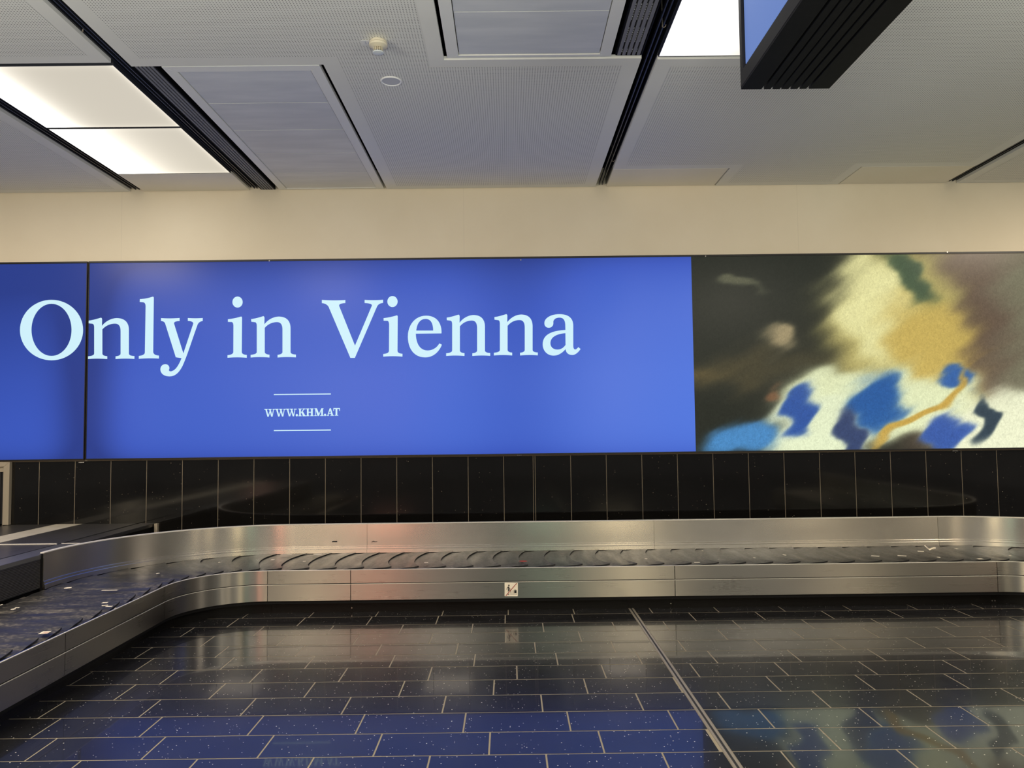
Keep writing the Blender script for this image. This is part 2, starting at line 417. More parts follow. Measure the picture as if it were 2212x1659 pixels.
metal_panel(-.418, .775, 1.6, 5.545, [2.5, 3.4, onz(1100, 28, ZC).y], 'recessed metal ceiling panel with white frame cut off by the top of the picture')

def diffuser(x0, x1, y0, y1, label, n=5):
    g = .0055
    t = empty('linear_diffuser', ((x0+x1)/2, y1-.3, ZC), label, 'air diffuser', 'linear air diffusers in the ceiling')
    w = (x1-x0)/n
    for i in range(n):
        MB().box(x0+i*w+g, x0+(i+1)*w-g, y0, y1, ZC+.004, ZC+.03).build('slat', M['slat'], t, bevel=.002)
    fr = MB(); fr.box(x0-.008, x0, y0, y1, ZC+.006, ZC+.1); fr.box(x1, x1+.008, y0, y1, ZC+.006, ZC+.1); fr.box(x0, x1, y1, y1+.006, ZC+.006, ZC+.1)
    fr.build('frame', M['black'], t)
    s = MB()
    for i in range(1, n):
        y = y1-.02
        while y > max(y0, y1-2.2):
            s.box(x0+i*w-.003, x0+i*w+.003, y-.012, y, ZC+.018, ZC+.022); y -= (.03 if int(y*10) % 3 else .12)
    s.build('nozzle_row', M['cframe'], t)['kind'] = 'stuff'
diffuser(-2.745, -2.60, 5.64, WALL-.02, 'long dark slatted air diffuser between the left luminous panels and metal panel')
diffuser(.815, .992, 1.6, 5.53, 'navy slatted air diffuser left of the luminous panel at the top of the picture')

def ceiling_light(x0, x1, y0, y1, label, prof):
    t = empty('ceiling_light', ((x0+x1)/2, (y0+y1)/2, ZC), label, 'ceiling light', 'luminous ceiling panels')
    nx, ny = 60, 30
    X, Y = np.meshgrid(np.linspace(x0, x1, nx), np.linspace(y0, y1, ny))
    u = (X-x0)/(x1-x0); v = (Y-y0)/(y1-y0)
    inten, tint = prof(u, v)
    col = np.array([1, .92, .76])[None, None]*(1-tint[..., None])+np.array([1, .98, .95])[None, None]*tint[..., None]
    grid('diffuser_panel', M['lamp'], np.stack([X, Y, np.full_like(X, ZC+.004)], -1), col*inten[..., None], t)
    f = MB(); w = .006
    f.box(x0-w, x1+w, y0-w, y0, ZC+.002, ZC+.05); f.box(x0-w, x1+w, y1, y1+w, ZC+.002, ZC+.05)
    f.box(x0-w, x0, y0, y1, ZC+.002, ZC+.05); f.box(x1, x1+w, y0, y1, ZC+.002, ZC+.05)
    f.build('frame', M['rail'], t)
def pl(u, v, k=1.0, wid=.3):
    a = np.exp(-np.clip(u-.12, 0, 9)/wid*1.9)
    inten = (.63+3.0*a*k)+.35*np.exp(-(1-u)/.02)+.12*np.exp(-v/.03)+.2*np.exp(-(1-v)/.03)
    return inten, np.clip(a*1.2, 0, 1)
ceiling_light(-4.062, -2.885, 5.61, 6.775, 'glowing ceiling panel at the left edge, nearer the camera of two', lambda u, v: pl(u, v, .8, .16))
ceiling_light(-4.062, -2.89, 6.812, 8.035, 'glowing ceiling panel on the left, the one nearer the wall', lambda u, v: pl(u, v, 1.2, .28))
ceiling_light(1.13, 2.34, 4.36, 5.548, 'bright glowing ceiling panel behind the hanging sign at the top', lambda u, v: (1.7-.95*np.clip((u-.18)*2.6, 0, 1)*v**2, np.clip(1-1.1*u*v, 0, 1)))

# ---------------------------------------------------------------- ceiling fittings
def smoke():
    p = onz(817, 88, ZC); x, y = p.x, p.y
    t = empty('smoke_detector', (x, y, ZC), 'cream round smoke detector with grey cap on the perforated ceiling', 'smoke detector')
    MB().lathe((x, y, ZC), [(.050, -.001), (.058, -.006), (.0615, -.016), (.0615, -.022)]).build('mounting_base', M['detw'], t, smooth=True)
    MB().lathe((x, y, ZC), [(.0595, -.0225), (.063, -.0245), (.065, -.034), (.063, -.040), (.048, -.047), (.036, -.053)]).build('housing', M['detw'], t, smooth=True)
    g = MB().lathe((x, y, ZC), [(.027, -.052), (.027, -.080)])
    g.build('sensing_chamber', M['brass'], t, smooth=True)
    r = MB()
    for k in range(12):
        a = 2*math.pi*k/12; cx, cy = x+.031*math.cos(a), y+.031*math.sin(a)
        r.box(cx-.0015, cx+.0015, cy-.0015, cy+.0015, ZC-.081, ZC-.052)
    for z in (.060, .069): r.lathe((x, y, ZC-z), [(.033, 0), (.033, -.002)])
    r.build('grille', M['detw'], t)
    MB().lathe((x, y, ZC), [(.036, -.080), (.039, -.084), (.036, -.089), (.022, -.093), (.004, -.095)]).build('cap', M['detcap'], t, smooth=True)
    # paper tag stuck on the ceiling next to it
    a = onz(782, 92, ZC-.003); q = empty('detector_tag', (a.x+.03, a.y, ZC-.003), 'small clear tag on the ceiling left of the smoke detector', 'tag')
    MB().box(a.x, a.x+.055, a.y-.035, a.y+.035, ZC-.004, ZC-.0025).build('tag_plate', M['cframe'], q)
    k = MB(); k.box(a.x+.022, a.x+.030, a.y-.018, a.y+.02, ZC-.0048, ZC-.004); k.box(a.x+.041, a.x+.045, a.y-.012, a.y+.02, ZC-.0048, ZC-.004)
    k.build('printed_mark', M['spk'], q)
smoke()
def speaker():
    p = onz(845, 174.5, ZC); x, y = p.x, p.y
    t = empty('ceiling_speaker', (x, y, ZC), 'round flush ceiling speaker with pale ring', 'speaker')
    MB().lathe((x, y, ZC), [(.082, -.002), (.082, -.006), (.076, -.010), (.070, -.008), (.068, -.002)], 56).build('ring', M['chrome'], t, smooth=True)
    MB().lathe((x, y, ZC), [(.0675, -.002), (.0675, -.005)], 56).build('grille', M['spk'], t, smooth=True)
speaker()
def hook(px, py, lab):
    p = onz(px, py, ZC+.01)
    o = MB().tube([p+Vector((0, .02, .215)), p+Vector((0, .018, 0)), p+Vector((.006, -.004, -.012)), p+Vector((.016, -.012, -.008)), p+Vector((.018, -.014, .002))], .0028).build('cable_hook', M['joint'])
    tag(o, lab, 'hook', 'small hooks in the ceiling slots')
hook(1432, 56, 'small metal hook in the black slot left of the bright ceiling panel')
hook(176, 66, 'small dark hook in the black slot at the upper left')
hook(1323, 347, 'small hook in the central black slot close to the wall')

# ---------------------------------------------------------------- hanging sign
def hanging_sign():
    x0, x1, ye, zb = 1.364, 1.874, 4.4, 3.627; y0 = 1.9; top = ZC-.02
    t = empty('hanging_display', ((x0+x1)/2, (y0+ye)/2, zb), 'long black hanging display box with slatted underside and blue screen', 'hanging sign')
    # closed body above the slats
    MB().box(x0+.03, x1, y0, ye-.012, zb+.05, top).build('body', M['signblk'], t)
    MB().box(x0, x0+.03, y0, ye, zb+.012, zb+.10).build('screen_frame', M['signedge'], t, bevel=.002)
    MB().box(x0, x0+.03, ye-.045, ye, zb+.10, top).build('screen_frame', M['signedge'], t, bevel=.002)
    MB().box(x0, x0+.03, y0, ye-.045, top-.07, top).build('screen_frame', M['signedge'], t, bevel=.002)
    MB().box(x0+.026, x0+.034, y0, ye-.052, zb+.107, top-.07).build('seal', M['black'], t)
    MB().box(x0+.012, x0+.026, y0, ye-.066, zb+.121, top-.07).build('screen', M['screen'], t)
    def X(px): return ony(px, 193, ye).x
    z = 1400; s = 3.687
    edges = [(740, 903), (921, 976), (990, 1048), (1060, 1118), (1133, 1190), (1205, 1260), (1278, 1442)]
    for a, b in edges:
        MB().box(X(z+a/s), X(z+b/s), y0, ye, zb, zb+.035).build('underside_slat', M['signblk'], t, bevel=.0015)
    MB().box(x0+.02, x1-.02, y0, ye-.05, zb+.036, zb+.05).build('slat_backing', M['plenum'], t)
    # two thin hangers
    for y in (2.2, 4.0): MB().box((x0+x1)/2-.02, (x0+x1)/2+.02, y-.02, y+.02, top-.002, ZC+.2).build('hanger', M['signblk'], t)
hanging_sign()

# ---------------------------------------------------------------- advertising lightboxes
YD = 8.62; DZ0, DZ1 = 1.400, 3.572
def blue_col(X, Z, xe):
    """brightness of the backlight behind the blue print, uneven as in any edge-lit box"""
    h = (Z-DZ0)/(DZ1-DZ0)
    dark = np.array([40, 60, 138.]); mid = np.array([58, 88, 190.]); hi = np.array([80, 117, 219.])
    r = np.clip((X+6)/8, 0, 1)
    g = .25+.55*r+.32*(1-h)-.12*np.abs(h-.4)
    for xs, w, a in ((-4.67, .22, .55), (.14, .42, .26), (-7.6, .3, .4)):
        g = g-a*np.exp(-((X-xs)/w)**2*.5)*(1.0 if xs < 0 else (.75+.25*h))
    g = g-.34*np.exp(-(1-h)/.09)-.30*np.exp(-h/.06)-.25*h*(X < -4.67)
    g = np.clip(g, 0, 1.05)[..., None]
    c = np.where(g < .5, dark+(mid-dark)*g*2, mid+(hi-mid)*(g-.5)*2)
    c = np.clip(c/255, 0, 1)
    return np.where(c <= .04045, c/12.92, ((c+.055)/1.055)**2.4)
def paint_col(X, Z):
    """loose abstract colour fields: dark ground, gold, pale cream and blue drifts"""
    u = (X-2.06)/(5.75-2.06); v = (Z-DZ0)/(DZ1-DZ0)
    def nz(a, b, p, s): return np.sin(u*a+v*b+p)+.6*np.sin(u*a*2.3-v*b*1.9+p*1.7+s)+.35*np.sin(-u*a*4.7+v*b*4.1+p*2.9)
    wu = u+.022*nz(9, 13, 1, .3)+.004*nz(37, 29, 2, 0); wv = v+.035*nz(11, 8, 4, 1.1)+.006*nz(31, 43, .5, 2)
    base = np.zeros(u.shape+(3,))
    L_ = np.array([34, 37, 30.]); R_ = np.array([92, 74, 62.]); RR = np.array([112, 110, 88.])
    k = 1/(1+np.exp(-(wu-.70)*16)); k2 = 1/(1+np.exp(-(wu-.94)*30))
    base = L_+(R_-L_)*k[..., None]; base = base+(RR-base)*k2[..., None]
    band = np.exp(-((wv-.42)/.07)**2)*(wu < .5)*np.clip(1-wu*2, 0, 1)
    base = base+band[..., None]*np.array([46, 34, 16.])
    def blob(cu, cv, ru, rv, col, soft=.18, rot=0, amt=1):
        nonlocal base
        c, s = math.cos(rot), math.sin(rot)
        du, dv = (wu-cu)*1.7, (wv-cv)
        a = (c*du+s*dv)/(ru*1.7); b = (-s*du+c*dv)/rv
        d = np.sqrt(a*a+b*b)
        m = np.clip(1/(1+np.exp((d-1)/soft*2.2)), 0, 1)*amt
        base = base+(np.array(col, float)-base)*m[..., None]
    blob(.60, .66, .17, .44, (172, 160, 96), .3, -.5)
    blob(.55, .74, .10, .27, (212, 208, 150), .35, .2)
    blob(.73, .48, .11, .30, (184, 160, 84), .3, .5)
    blob(.66, .88, .05, .16, (62, 80, 58), .3, .4)
    blob(.57, .22, .30, .20, (206, 212, 170), .16)
    blob(.36, .10, .16, .18, (204, 212, 178), .16)
    blob(.92, .10, .20, .18, (214, 216, 184), .16)
    blob(.14, .05, .09, .10, (66, 122, 172), .25, .5)
    blob(.31, .20, .075, .06, (40, 76, 142), .2, .6)
    blob(.55, .23, .075, .17, (34, 82, 142), .2)
    blob(.46, .05, .04, .13, (48, 62, 96), .25, -.4)
    blob(.76, .08, .045, .13, (52, 82, 148), .2, -.3)
    blob(.80, .36, .06, .06, (48, 90, 150), .2)
    blob(.86, .16, .025, .12, (48, 62, 72), .2)
    blob(.68, .18, .20, .028, (178, 146, 68), .3, .62)
    blob(.24, .55, .05, .06, (176, 158, 118), .4, .3, .8)
    blob(.16, .86, .06, .03, (104, 104, 80), .4, 0, .7)
    blob(.25, .30, .03, .03, (120, 84, 58), .4, 0, .8)
    c = np.clip(base*(1.08+.12*np.clip(.5-v, 0, 1)[..., None]), 0, 255)/255
    return np.where(c <= .04045, c/12.92, ((c+.055)/1.055)**2.4)
def lightbox(x0, x1, label, xsplit=None):
    t = empty('advertising_lightbox', ((x0+x1)/2, WALL, DZ0), label, 'advertisement')
    f = MB(); w = .02
    f.box(x0, x1, YD+.003, WALL, DZ0-.001, DZ1+.001)
    f.box(x0, x1, YD-.012, WALL, DZ1, DZ1+w); f.box(x0, x1, YD-.012, WALL, DZ0-w*.7, DZ0)
    f.box(x0, x0+.008, YD-.006, YD+.003, DZ0, DZ1); f.box(x1-.008, x1, YD-.006, YD+.003, DZ0, DZ1)
    f.build('frame', M['dispframe'], t)
    xe = xsplit if xsplit else x1-.008
    nx = int((xe-x0)/.05)+2
    X, Z = np.meshgrid(np.linspace(x0+.008, xe, nx), np.linspace(DZ0, DZ1, 60))
    grid('blue_print', M['blue'], np.stack([X, np.full_like(X, YD), Z], -1), blue_col(X, Z, xe), t)
    if xsplit:
        nx, ny = 420, 190
        X, Z = np.meshgrid(np.linspace(xsplit, x1-.008, nx), np.linspace(DZ0, DZ1, ny))
        o = grid('abstract_print', M['paint'], np.stack([X, np.full_like(X, YD), Z], -1), paint_col(X, Z), t)
        o['label'] = 'print of loose gold, cream and blue colour fields on a dark ground'
    return t
boxL = lightbox(-7.8, -4.678, 'backlit blue advertising box at the left edge carrying the letter O')
boxR = lightbox(-4.662, 7.4, 'long backlit advertising box reading nly in Vienna beside a painted print', 2.061)
# --- lettering, drawn as outlines and set on the print
def bez(path):
    """('M',x,y) ('L',x,y) ('Q',cx,cy,x,y) ('C',x1,y1,x2,y2,x,y)"""
    out = []
    for c in path:
        if c[0] in 'ML': out.append((c[1], c[2]))
        elif c[0] == 'Q':
            a = out[-1]
            for i in range(1, 7):
                t = i/6; out.append(tuple((1-t)**2*a[k]+2*t*(1-t)*c[1+k]+t*t*c[3+k] for k in (0, 1)))
        else:
            a = out[-1]
            for i in range(1, 13):
                t = i/12; out.append(tuple((1-t)**3*a[k]+3*t*(1-t)**2*c[1+k]+3*t*t*(1-t)*c[3+k]+t**3*c[5+k] for k in (0, 1)))
    return out
def ellipse(cx, cy, rx, ry, n=64, e=1.0): 
    o = []
    for k in range(n):
        a = 2*math.pi*k/n; c, s = math.cos(a), math.sin(a)
        o.append((cx+rx*math.copysign(abs(c)**e, c), cy+ry*math.copysign(abs(s)**e, s)))
    return o
def letter(contours, ox, oy, s, parent, name='letter', depth=.0015, w=None):
    cu = bpy.data.curves.new('outline', 'CURVE'); cu.dimensions = '2D'; cu.fill_mode = 'BOTH'
    for pts in contours:
        sp = cu.splines.new('POLY'); sp.points.add(len(pts)-1); sp.use_cyclic_u = True
        for i, (x, y) in enumerate(pts):
            P = ony(ox+x/s, oy+y/s, YD); sp.points[i].co = (P.x, P.z, 0, 1)
    ob = bpy.data.objects.new('tmp', cu); C.objects.link(ob)
    dg = bpy.context.evaluated_depsgraph_get(); me = bpy.data.meshes.new_from_object(ob.evaluated_get(dg))
    bpy.data.objects.remove(ob); b = base_of(parent)
    for v in me.vertices: v.co = (v.co.x-b.x, YD-depth-b.y, v.co.y-b.z)
    me.materials.clear(); me.materials.append(M['letter'])
    o = bpy.data.objects.new(name, me); C.objects.link(o); o.parent = parent
    return o
S1 = 3.607
letter([ellipse(402, 624, 246, 235.5), ellipse(402, 622.5, 156, 203)], 0, 540, S1, boxL)
def glyph_n():   # traced relative to its left foot, y measured down to the base line
    return bez([('M', 0, 1), ('L', 0, -20), ('Q', 48, -24, 48, -42), ('L', 48, -245), ('Q', 48, -270, 36, -274), ('L', 5, -278), ('L', 4, -298), ('C', 40, -303, 70, -312, 97, -321), ('Q', 108, -322, 108, -305), ('L', 107, -258),
        ('C', 140, -300, 185, -318, 222, -318), ('C', 285, -316, 311, -280, 311, -225), ('L', 311, -42), ('Q', 311, -24, 353, -22), ('L', 353, 0), ('Q', 281, -6, 210, 1), ('L', 210, -20), ('Q', 248, -24, 248, -42), ('L', 248, -215),
        ('C', 248, -255, 235, -275, 205, -275), ('C', 170, -275, 135, -260, 110, -230), ('L', 110, -42), ('Q', 110, -24, 147, -21), ('L', 147, 1), ('Q', 73, -6, 0, 1)])
def put_n(x, y, w, ox): letter([[(x+a*w/353, y+b*(1+.0*w)) for a, b in glyph_n()]], ox, 540, S1, boxR)
put_n(685, 849, 363, 0); put_n(330, 837, 353, 450); put_n(158, 825, 343, 920); put_n(530, 821, 342, 920)
letter([bez([('M', 1082, 848), ('L', 1082, 826), ('Q', 1128, 820, 1129, 800), ('L', 1135, 440), ('Q', 1135, 412, 1118, 408), ('L', 1089, 405), ('L', 1090, 383), ('C', 1130, 381, 1160, 374, 1190, 364), ('Q', 1199, 363, 1199, 376),
    ('L', 1194, 795), ('Q', 1196, 820, 1239, 823), ('L', 1239, 846), ('Q', 1160, 841, 1082, 848)])], 0, 540, S1, boxR)
letter([bez([('M', 1255, 531), ('Q', 1328, 536, 1400, 530), ('L', 1400, 553), ('Q', 1350, 556, 1357, 575), ('L', 1429, 806), ('L', 1506, 575), ('Q', 1510, 556, 1464, 552), ('L', 1464, 530), ('Q', 1522, 535, 1580, 530), ('L', 1580, 553),
    ('Q', 1550, 558, 1540, 582), ('C', 1500, 690, 1470, 790, 1437, 870), ('C', 1408, 945, 1372, 985, 1322, 985), ('C', 1275, 985, 1250, 960, 1250, 930), ('C', 1250, 905, 1268, 890, 1290, 890), ('C', 1312, 891, 1322, 908, 1320, 925),
    ('C', 1314, 938, 1316, 944, 1330, 946), ('C', 1365, 942, 1390, 905, 1415, 843), ('L', 1370, 836), ('L', 1288, 575), ('Q', 1283, 556, 1255, 553)])], 0, 540, S1, boxR)
def put_i(x, y, ox, dcx, dcy):
    letter([bez([('M', x, y), ('L', x, y-20), ('Q', x+45, y-25, x+45, y-45), ('L', x+46, y-250), ('Q', x+45, y-277, x+32, y-279), ('L', x+3, y-280), ('L', x+3, y-300), ('C', x+40, y-304, x+75, y-312, x+104, y-321), ('Q', x+113, y-322, x+113, y-310),
        ('L', x+111, y-45), ('Q', x+111, y-25, x+150, y-22), ('L', x+150, y), ('Q', x+75, y-7, x, y)]), ellipse(dcx, dcy, 40, 43, 40)], ox, 540, S1, boxR)
put_i(150, 840, 450, 228, 406); put_i(1363, 831, 450, 1435, 402)
letter([bez([('M', 885, 389), ('Q', 976, 396, 1068, 390), ('L', 1068, 413), ('Q', 1012, 417, 1020, 437), ('L', 1143, 745), ('L', 1275, 433), ('Q', 1278, 416, 1218, 413), ('L', 1218, 389), ('Q', 1290, 394, 1362, 388), ('L', 1362, 412),
    ('Q', 1328, 415, 1315, 440), ('L', 1142, 841), ('L', 1107, 841), ('L', 937, 442), ('Q', 920, 416, 885, 414)])], 450, 540, S1, boxR)
letter([bez([('M', 1817, 650), ('L', 1617, 652), ('C', 1618, 730, 1650, 783, 1708, 783), ('C', 1750, 783, 1782, 760, 1800, 728), ('L', 1820, 738), ('C', 1798, 795, 1752, 837, 1690, 837), ('C', 1600, 837, 1555, 765, 1555, 675),
    ('C', 1555, 580, 1615, 512, 1697, 512), ('C', 1780, 512, 1820, 570, 1817, 650)])[:-1],
    bez([('M', 1620, 628), ('L', 1752, 628), ('C', 1752, 575, 1735, 537, 1693, 537), ('C', 1650, 537, 1625, 575, 1620, 628)])[:-1]], 450, 540, S1, boxR)
letter([bez([('M', 1205, 772), ('C', 1185, 800, 1165, 818, 1140, 818), ('C', 1110, 818, 1090, 800, 1089, 772), ('C', 1060, 805, 1030, 823, 995, 823), ('C', 945, 823, 910, 785, 910, 735), ('C', 910, 670, 960, 630, 1087, 623), ('L', 1086, 590),
    ('C', 1086, 545, 1070, 527, 1040, 527), ('C', 1010, 527, 990, 545, 993, 565), ('C', 995, 590, 980, 606, 957, 606), ('C', 935, 606, 923, 590, 923, 570), ('C', 923, 530, 975, 500, 1040, 500), ('C', 1115, 500, 1148, 535, 1148, 590),
    ('L', 1148, 740), ('C', 1148, 770, 1155, 775, 1165, 775), ('C', 1172, 775, 1180, 765, 1188, 757)]),
    bez([('M', 1087, 648), ('C', 1000, 655, 970, 690, 970, 725), ('C', 970, 755, 990, 776, 1025, 776), ('C', 1050, 776, 1070, 765, 1088, 740)])], 920, 540, S1, boxR)
# --- web address in bold slab capitals
def small_text():
    s = 11.642; ox, oy = 560, 840
    b = MB()
    def P(x, y): q = ony(ox+x/s, oy+y/s, YD); return (q.x, YD-.0015, q.z)
    def poly(*pts): b.poly([P(*p) for p in pts])
    def rect(x0, y0, x1, y1): poly((x0, y0), (x1, y0), (x1, y1), (x0, y1))
    def W(x, t, base, extra=0):
        poly((x+22, t), (x+62, t), (x+112, base), (x+78, base))
        poly((x+152, t), (x+166, t), (x+112, base), (x+92, base-12))
        poly((x+118, t), (x+158, t), (x+208, base), (x+174, base))
        poly((x+228, t), (x+244, t), (x+208, base), (x+188, base-12))
        rect(x, t-2, x+88, t+17); rect(x+102, t-2, x+186, t+17); rect(x+208, t-2, x+275, t+17)
    W(128, 505, 698); W(398, 503, 694); W(668, 501, 690)
    def dot(cx, cy, r): b.poly([P(cx+r*math.cos(a*math.pi/8), cy+r*math.sin(a*math.pi/8)) for a in range(16)])
    dot(946, 662, 30); dot(1656, 655, 29)
    # K
    rect(1006, 496, 1048, 688); rect(988, 496, 1070, 514); rect(988, 670, 1068, 688)
    poly((1120, 505), (1142, 505), (1066, 600), (1046, 592)); poly((1058, 596), (1092, 560), (1170, 688), (1110, 688)); rect(1090, 495, 1166, 513); rect(1090, 670, 1180, 688)
    # H
    rect(1200, 494, 1242, 686); rect(1302, 493, 1346, 685); rect(1182, 494, 1262, 512); rect(1182, 668, 1262, 686); rect(1284, 493, 1366, 511); rect(1284, 667, 1368, 685); rect(1240, 578, 1304, 598)
    # M
    rect(1408, 500, 1424, 682); rect(1560, 492, 1602, 682); poly((1406, 490), (1452, 490), (1510, 640), (1488, 682), (1470, 682)); poly((1562, 490), (1584, 490), (1500, 682), (1478, 682))
    rect(1390, 490, 1440, 508); rect(1384, 664, 1450, 682); rect(1570, 490, 1616, 508); rect(1530, 664, 1622, 682)
    # A
    poly((1772, 488), (1802, 488), (1866, 678), (1818, 678)); poly((1772, 488), (1790, 520), (1732, 678), (1710, 678)); rect(1744, 612, 1826, 630); rect(1692, 662, 1758, 678); rect(1790, 662, 1880, 678)
    # T
    rect(1920, 484, 1964, 675); rect(1866, 484, 2030, 506); poly((1866, 484), (1884, 484), (1880, 552), (1862, 552)); poly((2012, 484), (2030, 484), (2034, 552), (2016, 552)); rect(1898, 658, 1988, 675)
    b.build('web_address', M['letter'], boxR)
    for y in (143, 1049):
        q = MB(); q.poly([P(368, y-14), P(1802, y-28), P(1802, y), P(368, y+14)]); q.build('rule_line', M['letter'], boxR)
small_text()
# maker's plates and small clips on the lightbox edges
for px, py, par in ((176, 999, boxL), (1122, 983.5, boxR), (2063, 974, boxR)):
    p = ony(px, py, WALL-.006)
    q = MB().box(p.x-.033, p.x+.033, WALL-.008, WALL-.0015, p.z-.006, p.z+.008).build('maker_plate', M['dispframe'], par)
    g = MB(); r = random.Random(px)
    for k in range(7):
        x = p.x-.028+k*.0085; g.box(x, x+r.choice((.004, .006)), WALL-.0088, WALL-.008, p.z-.003, p.z+.004+r.choice((0, .001)))
    g.build('small_lettering', M['cframe'], q)
for px, py in ((1125, 561.5), (1524, 553.5), (2046, 544.5), (582, 563.5)):
    p = ony(px, py, YD-.014)
    MB().box(p.x-.006, p.x+.006, YD-.018, YD-.012, p.z-.006, p.z+.006).build('clip', M['screwm'], boxR)

# ---------------------------------------------------------------- baggage carousel
CXL, CXR, CY = -2.225, 4.47, 6.57; RM = 1.135; YS = 2.0
L1 = CY-YS; LA = RM*math.pi/2; L2 = CXR-CXL; UT = 2*L1+2*LA+L2
def path(u, r):
    if u < L1: return (CXL-r, YS+u)
    u -= L1
    if u < LA: a = math.pi-u/RM; return (CXL+r*math.cos(a), CY+r*math.sin(a))
    u -= LA
    if u < L2: return (CXL+u, CY+r)
    u -= L2
    if u < LA: a = math.pi/2-u/RM; return (CXR+r*math.cos(a), CY+r*math.sin(a))
    u -= LA
    return (CXR+r, CY-u)
def uspan(a, b):
    us = {a, b}
    for q in (L1, L1+LA, L1+LA+L2, L1+2*LA+L2):
        if a < q < b: us.add(q)
    for s0 in (L1, L1+LA+L2):
        for k in range(1, 28):
            q = s0+LA*k/28
            if a < q < b: us.add(q)
    return sorted(us)
def sweep(prof, a, b, closed=True):
    us = uspan(a, b); n = len(prof); vs = []; uv = []; fs = []
    acc = 0; acc_l = [0]
    for i in range(1, n):
        acc += math.hypot(prof[i][0]-prof[i-1][0], prof[i][1]-prof[i-1][1]); acc_l.append(acc)
    for u in us:
        for i, (r, z) in enumerate(prof):
            x, y = path(u, r); vs.append((x, y, z)); uv.append((acc_l[i], u))
    m = n if closed else n-1
    for k in range(len(us)-1):
        for i in range(m):
            j = (i+1) % n; fs.append((k*n+i, k*n+j, (k+1)*n+j, (k+1)*n+i))
    if closed:
        fs.append(tuple(range(n))); fs.append(tuple(range((len(us)-1)*n, len(us)*n))[::-1])
    return MB().add(vs, fs, uv)
car = empty('baggage_carousel', (CXL, CY, 0), 'long baggage carousel with black overlapping belt plates and brushed steel sides', 'baggage carousel')
g = .0032
def U_left(Y): return Y-YS
def U_mid(X): return L1+LA+(X-CXL)
seams = [0, U_left(3.6), U_left(5.115), L1, L1+LA, U_mid(-1.465), U_mid(1.505), L1+LA+L2, L1+2*LA+L2, UT]
for i in range(len(seams)-1):
    a, b = seams[i]+g, seams[i+1]-g
    sweep([(.65, .285), (.65, .288), (.65, .400), (.65, .403), (.653, .406), (.668, .406), (.668, .283)], a, b).build('upper_fascia', M['steel'], car, smooth=True)
    sweep([(.65, .13), (.65, .133), (.65, .271), (.65, .2745), (.653, .277), (.668, .277), (.668, .13)], a, b).build('lower_fascia', M['steel'], car, smooth=True)
for zt, zz in ((.4062, .402), (.2772, .2745)):
    sweep([(.6488, zz), (.6488, zt), (.6535, zt+.0012), (.6535, zz)], 0, UT).build('edge_highlight', M['edge'], car, smooth=True)  # thin pale strips standing in for the glint along the fascia lips
sweep([(.672, .10), (.672, .37), (1.60, .37), (1.60, .10)], 0, UT).build('bed', M['core'], car, smooth=True)
for i in range(len(seams)-1):
    sweep([(.76, 0), (.76, .13), (.78, .13), (.78, 0)], seams[i]+.001, seams[i+1]-.001).build('plinth_panel', M['plinth'], car, smooth=True)
gs = [U_left(6.50), U_mid(-1.49), U_mid(1.50), L1+LA+L2, UT]
for i in range(len(gs)-1):
    a, b = gs[i]+.0012, gs[i+1]-.0012
    sweep([(1.6065, .406), (1.608, .445), (1.6125, .449), (1.6135, .468), (1.6195, .472), (1.620, .476), (1.620, .480), (1.620, .69), (1.620, .700), (1.626, .700), (1.626, .406)], a, b).build('guard_panel', M['steel2'], car, smooth=True)
    sweep([(1.6165, .6995), (1.6165, .7065), (1.650, .709), (1.650, .6995)], a, b).build('guard_cap', M['edge'], car, smooth=True)
sweep([(1.63, .05), (1.63, .69), (1.65, .69), (1.65, .05)], gs[0], UT).build('guard_backing', M['core'], car, smooth=True)
# overlapping crescent plates
PITCH_ = .2525; u0 = U_mid(-1.353) % PITCH_
k = 0
u = u0+PITCH_
while u < UT-.05:
    nt, ns = 16, 14; vs = []; uv = []; fs = []
    for i in range(nt+1):
        q = -1+2*i/nt; r = .678+(1.602-.678)*(i/nt)
        ue = u-.083*(1-abs(q)**2.0)
        for j in range(ns+1):
            w = j/ns; uu = max(0.001, ue-.34*(1-w)); rr = r+.036*w**1.5*max(0, -q)**2-.015*w**2*max(0, q)**3; x, y = path(uu, rr)
            z = .398+.014*w**1.2+.010*w**3*min(1, max(0, -q*1.6-.3))+.0028*math.sin(w*12.5)*(1-w*.5)
            vs.append((x, y, z)); uv.append((uu*1.0+k*3.7, r*1.0+(k*7 % 5)))
    n = len(vs); vs2 = [(x, y, z-(.013 if n_ < 3*(ns+1) else .006)) for n_, (x, y, z) in enumerate(vs)]
    W_ = ns+1
    for i in range(nt):
        for j in range(ns):
            a = i*W_+j; fs.append((a, a+1, a+W_+1, a+W_)); fs.append((n+a, n+a+W_, n+a+W_+1, n+a+1))
    for i in range(nt):
        a = i*W_+ns; fs.append((a, n+a, n+a+W_, a+W_)); a = i*W_; fs.append((a, a+W_, n+a+W_, n+a))
    for j in range(ns):
        fs.append((j, n+j, n+j+1, j+1)); a = nt*W_+j; fs.append((a, a+1, n+a+1, n+a))
    mb = MB(); mb.add(vs+vs2, fs, uv+uv)
    for f_i, f in enumerate(mb.f):
        if f_i >= nt*ns*2: mb.mi[f_i] = 1
    mb.build('belt_plate', [M['rubber'], M['rubedge']], car, smooth=True)
    k += 1; u += PITCH_
# screws on the plinth
for px, py in ((559, 1312), (560.5, 1312), (760, 1313), (1449, 1303.5), (2143, 1297.5), (2149, 1297.5)):
    P = ony(px, py, CY+.757)
    MB().lathe((P.x-.012 if px < 560 else P.x, P.y, P.z), [(.006, 0), (.006, -.003)], 12, 'Y').build('screw', M['screwm'], car)

